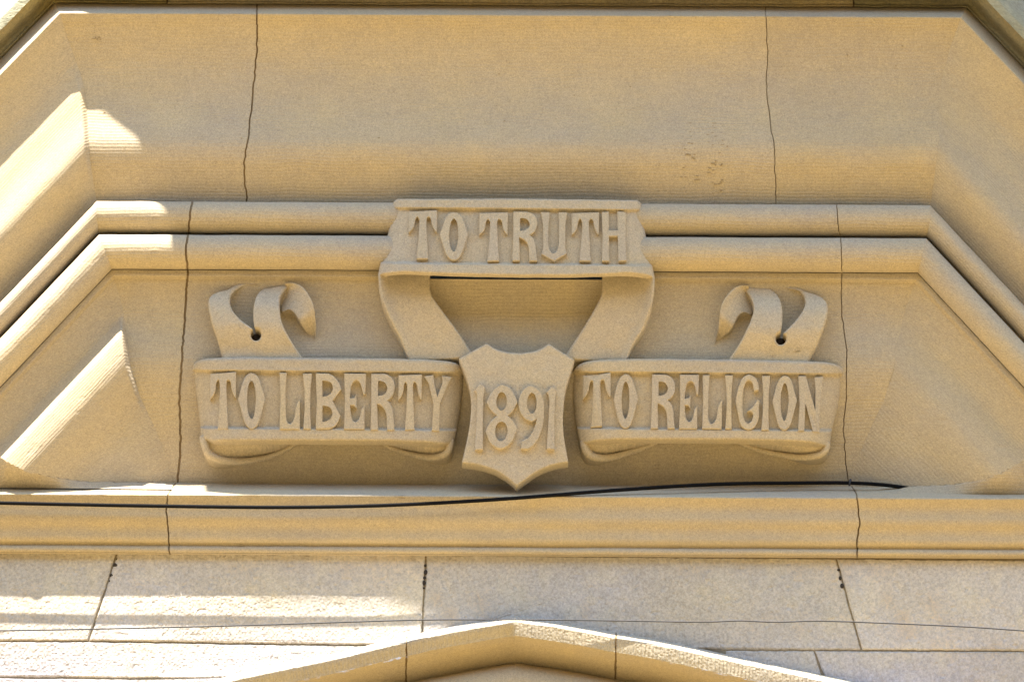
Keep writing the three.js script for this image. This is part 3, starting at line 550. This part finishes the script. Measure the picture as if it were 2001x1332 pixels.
// ------------------------------------------------------------------ arch: hood stones and the inner order
const arch = thing('stone_arch', 'low pointed stone arch head with a tooled chamfered edge at the bottom', 'arch');
const hoodProfile = [[[0, 0], [10, 78]], [[10, 78], [11.5, 80], [13, 80]], [[13, 80], [25, 78], [39, 75]], [[39, 75], [41, 71]], [[41, 71], [55, 40], [72, 8], [90, -20], [97, -28]]];
const innerOrder = [[[92, -24], [96, 2], [104, 22], [118, 34], [138, 36], [165, 26], [200, -10]]];
function archRun(profile, xa, xb, capL, capR) {
  const out = []; let v0 = 0;
  for (const seg of profile) {
    const pts = smooth(seg, 4), n = pts.length - 1, vs = [0]; for (let i = 1; i <= n; i++) vs.push(vs[i - 1] + Math.hypot(pts[i][0] - pts[i - 1][0], pts[i][1] - pts[i - 1][1]) * U);
    for (const [p, q] of (xa < 1012 && xb > 1012) ? [[xa, 1012], [1012, xb]] : [[xa, xb]]) {
      const nj = Math.max(3, Math.round((q - p) / 7)), edge = i => (i === 0 || i === n) ? 1 : 0;
      const f = (i, j) => { const x = lerp(p, q, j / nj) + (j === 0 && p === xa && capL || j === nj && q === xb && capR ? 1.2 * vn(pts[i][0] / 6, xa) : 0), [dy, Zp] = pts[i], cut = x < 1012 ? 9.5 * sst(12, 40, dy) * (1 - sst(45, 95, dy)) : 0, r = B(x, archY(x) + dy, Zp - cut); const d = 0.8 * vn(r[0] / 22, r[1] / 20) + 0.4 * vn(r[0] / 7, r[1] / 40 + i) - edge(i) * 1.0 * Math.pow(Math.max(0, vn(r[0] / 11, i) + 0.5 * vn(r[0] / 4, i)), 2); return [r[0], r[1] + d * 0.5, r[2] + d * 0.5]; };
      out.push(patch(n, nj, f, (i, j, P) => [P[0] * U, v0 + vs[i]]));
      if (capR && q === xb) out.push(patch(n, 1, (i, j) => { const r = f(i, nj); return j ? [r[0], r[1], r[2] - 14] : r; }));
      if (capL && p === xa) out.push(patch(n, 1, (i, j) => { const r = f(i, 0); return j ? r : [r[0], r[1], r[2] - 14]; }));
    }
    v0 += vs[n];
  }
  return out;
}
for (const [a, b, l, r] of [[180, 800 - 1.5, 0, 1], [800 + 1.5, 1209 - 1.8, 1, 1], [1209 + 1.8, 1880, 1, 0]]) {
  const s = add('arch_stone', archRun(hoodProfile.slice(0, 3), a, b, l, r), M.chop, arch);
  add('hollow_moulding', archRun(hoodProfile.slice(3), a, b, l, r), M.sill, s);
}
add('inner_moulding', archRun(innerOrder, 250, 1830, 0, 0), M.sill, arch);
for (const x of [800, 1209]) add('mortar_joint', archRun(hoodProfile.map(s => s.map(([d, Z]) => [d, Z - 4])), x - 8, x + 8, 0, 0), M.mortar, arch);

// ------------------------------------------------------------------ mossy hood moulding round the surround, and the wall above it with an added, unseen overhang
const hood = thing('hood_moulding', 'weathered mossy stone hood moulding along the upper edge, above the wide hollow surround', 'hood moulding');
const jl = [[-140, 321], [20, 319]], jr = [[-140, 1665], [20, 1662]];
for (const [l, r] of [[{ mitre: mitreOutL }, { joint: jl, k: 7, gap: 2 }], [{ joint: jl, k: 7, gap: 2 }, { joint: jr, k: 8, gap: 2 }], [{ joint: jr, k: 8, gap: 2 }, { mitre: mitreOutR }]]) {
  const s = add('hood_stone', run(labelProfile.slice(3), l, r, { wob: 2.2, chip: 1.6 }), l.mitre || r.mitre ? M.moss : M.worn, hood, 3);
  add('hood_fillet', run(labelProfile.slice(0, 3), l, r, { wob: 1.5, chip: 1.2 }), M.lichen, s, 3);
}
add('mortar_joint', jointFill(labelProfile, jl, 7, 6), M.mortar, hood); add('mortar_joint', jointFill(labelProfile, jr, 8, 6), M.mortar, hood);
const upper = thing('upper_wall', 'pale ashlar wall outside the mossy hood moulding, showing at the two top corners', 'stone wall');
{
  const box = (x0, x1, Y0, Y1, Z0, Z1, m, name) => { const g = new THREE.BoxGeometry((x1 - x0) * U, (Y1 - Y0) * U, (Z1 - Z0) * U); g.translate((x0 + x1) / 2 * U, (Y0 + Y1) / 2 * U + YC, (Z0 + Z1) / 2 * U); return add(name, g, m, upper, 1); };
  // blocks at the two corners and above
  for (const s of [-1, 1]) {
    const X = v => 1000.5 + s * v;
    block(upper, s < 0 ? [[-900, -40], [100, -40], [-125, 210], [-900, 210]] : [[1901, -40], [2900, -40], [2900, 210], [2126, 210]], 100);
    block(upper, s < 0 ? [[-900, 214], [-129, 214], [-460, 590], [-900, 590]] : [[2130, 214], [2900, 214], [2900, 590], [2461, 590]], 100);
    block(upper, s < 0 ? [[-900, -300], [300, -300], [300, -44], [-900, -44]] : [[1700, -300], [2900, -300], [2900, -44], [1700, -44]], 100);
  }
  block(upper, [[304, -300], [1696, -300], [1696, -60], [304, -60]], 100);
  box(-2200, 2200, 1040, 3200, -300, 98, M.core, 'upper_masonry');
  box(-2200, 2200, -520, 1040, -420, -90, M.core, 'backing_masonry');
  // unseen overhang added overhead, its canted plan shaped to throw the shade below
  const H = 1950, a0 = -H * 0.15, z0 = H * 0.33, Yc = B(1000.5, 1210, 0)[1] + H;
  const plan = [[200, -340], [290, -262], [341, -214], [405, -184], [446, -140], [447, -45], [524, -12], [756, -12], [850, 0], [1010, 58], [3000, 58], [3000, -900], [200, -900]].map(([x, z]) => new THREE.Vector2((x - 1000.5 + a0) * U, -(z + z0) * U));
  const g = new THREE.ExtrudeGeometry(new THREE.Shape(plan), { depth: 260 * U, bevelEnabled: false }); g.rotateX(-Math.PI / 2); g.translate(0, Yc * U + YC, 0);
  add('added_overhang', g, M.core, upper);
}
const lower = thing('lower_wall', 'plain stone wall running down to the street on both sides of the arch', 'stone wall');
for (const s of [-1, 1]) { const g = new THREE.BoxGeometry(1900 * U, (3640) * U, 400 * U); g.translate(s * 1750 * U, (-520 - 1820) * U + YC, -210 * U); add('wall_pier', g, M.ashlar, lower); }

// ------------------------------------------------------------------ cables
function cable(pts, r, m, name, label, cat) {
  const c = new THREE.CatmullRomCurve3(pts.map(([x, y, Z]) => { const q = B(x, y, Z); return new THREE.Vector3(q[0] * U, q[1] * U + YC, q[2] * U); }), false, 'centripetal');
  const o = add(name, new THREE.TubeGeometry(c, 300, r * U, 10), m, scene, 0); return tag(o, label, cat);
}
cable([[-420, 986, 69], [-100, 990, 69], [0, 991.5, 69], [300, 994.5, 69], [580, 994.5, 69], [800, 987, 69], [1000, 973.5, 68], [1200, 956, 56], [1400, 942, 30], [1560, 938, 12], [1662, 937, 4], [1715, 939, 2], [1760, 943.5, -6], [1800, 950, -14]], 3.6, M.rubber, 'black_cable', 'thick black cable sagging across the sill below the carved panel', 'cable');
cable([[-420, 1252, 92], [0, 1241, 92], [190, 1236, 92], [500, 1225.5, 92], [700, 1217, 92], [835, 1212, 92], [1000, 1210, 92], [1200, 1210, 92], [1385, 1211, 92], [1450, 1208, 92], [1520, 1210, 92], [1600, 1207, 92], [1750, 1210.5, 92], [1900, 1216, 92], [2001, 1222, 92], [2420, 1250, 92]], 1.35, M.steel, 'thin_wire', 'thin grey wire strung across the wall just above the arch', 'wire');
{
  const clip = thing('cable_clip', 'small dark metal clip holding the black cable at the right joint', 'clip');
  const q = B(1663, 937, 15), at = (g) => { g.translate(q[0] * U, q[1] * U + YC, q[2] * U); return g; };
  const t = new THREE.TorusGeometry(4.6 * U, 1.5 * U, 8, 20); t.rotateY(Math.PI / 2); add('clip_ring', at(t), M.steel, clip, 0);
  const b = new THREE.CylinderGeometry(2.4 * U, 2.8 * U, 5 * U, 10); b.rotateX(Math.PI / 2); b.translate(1.5 * U, 5.5 * U, 0); add('clip_screw', at(b), M.steel, clip, 0);
}
renderer.render(scene, camera);
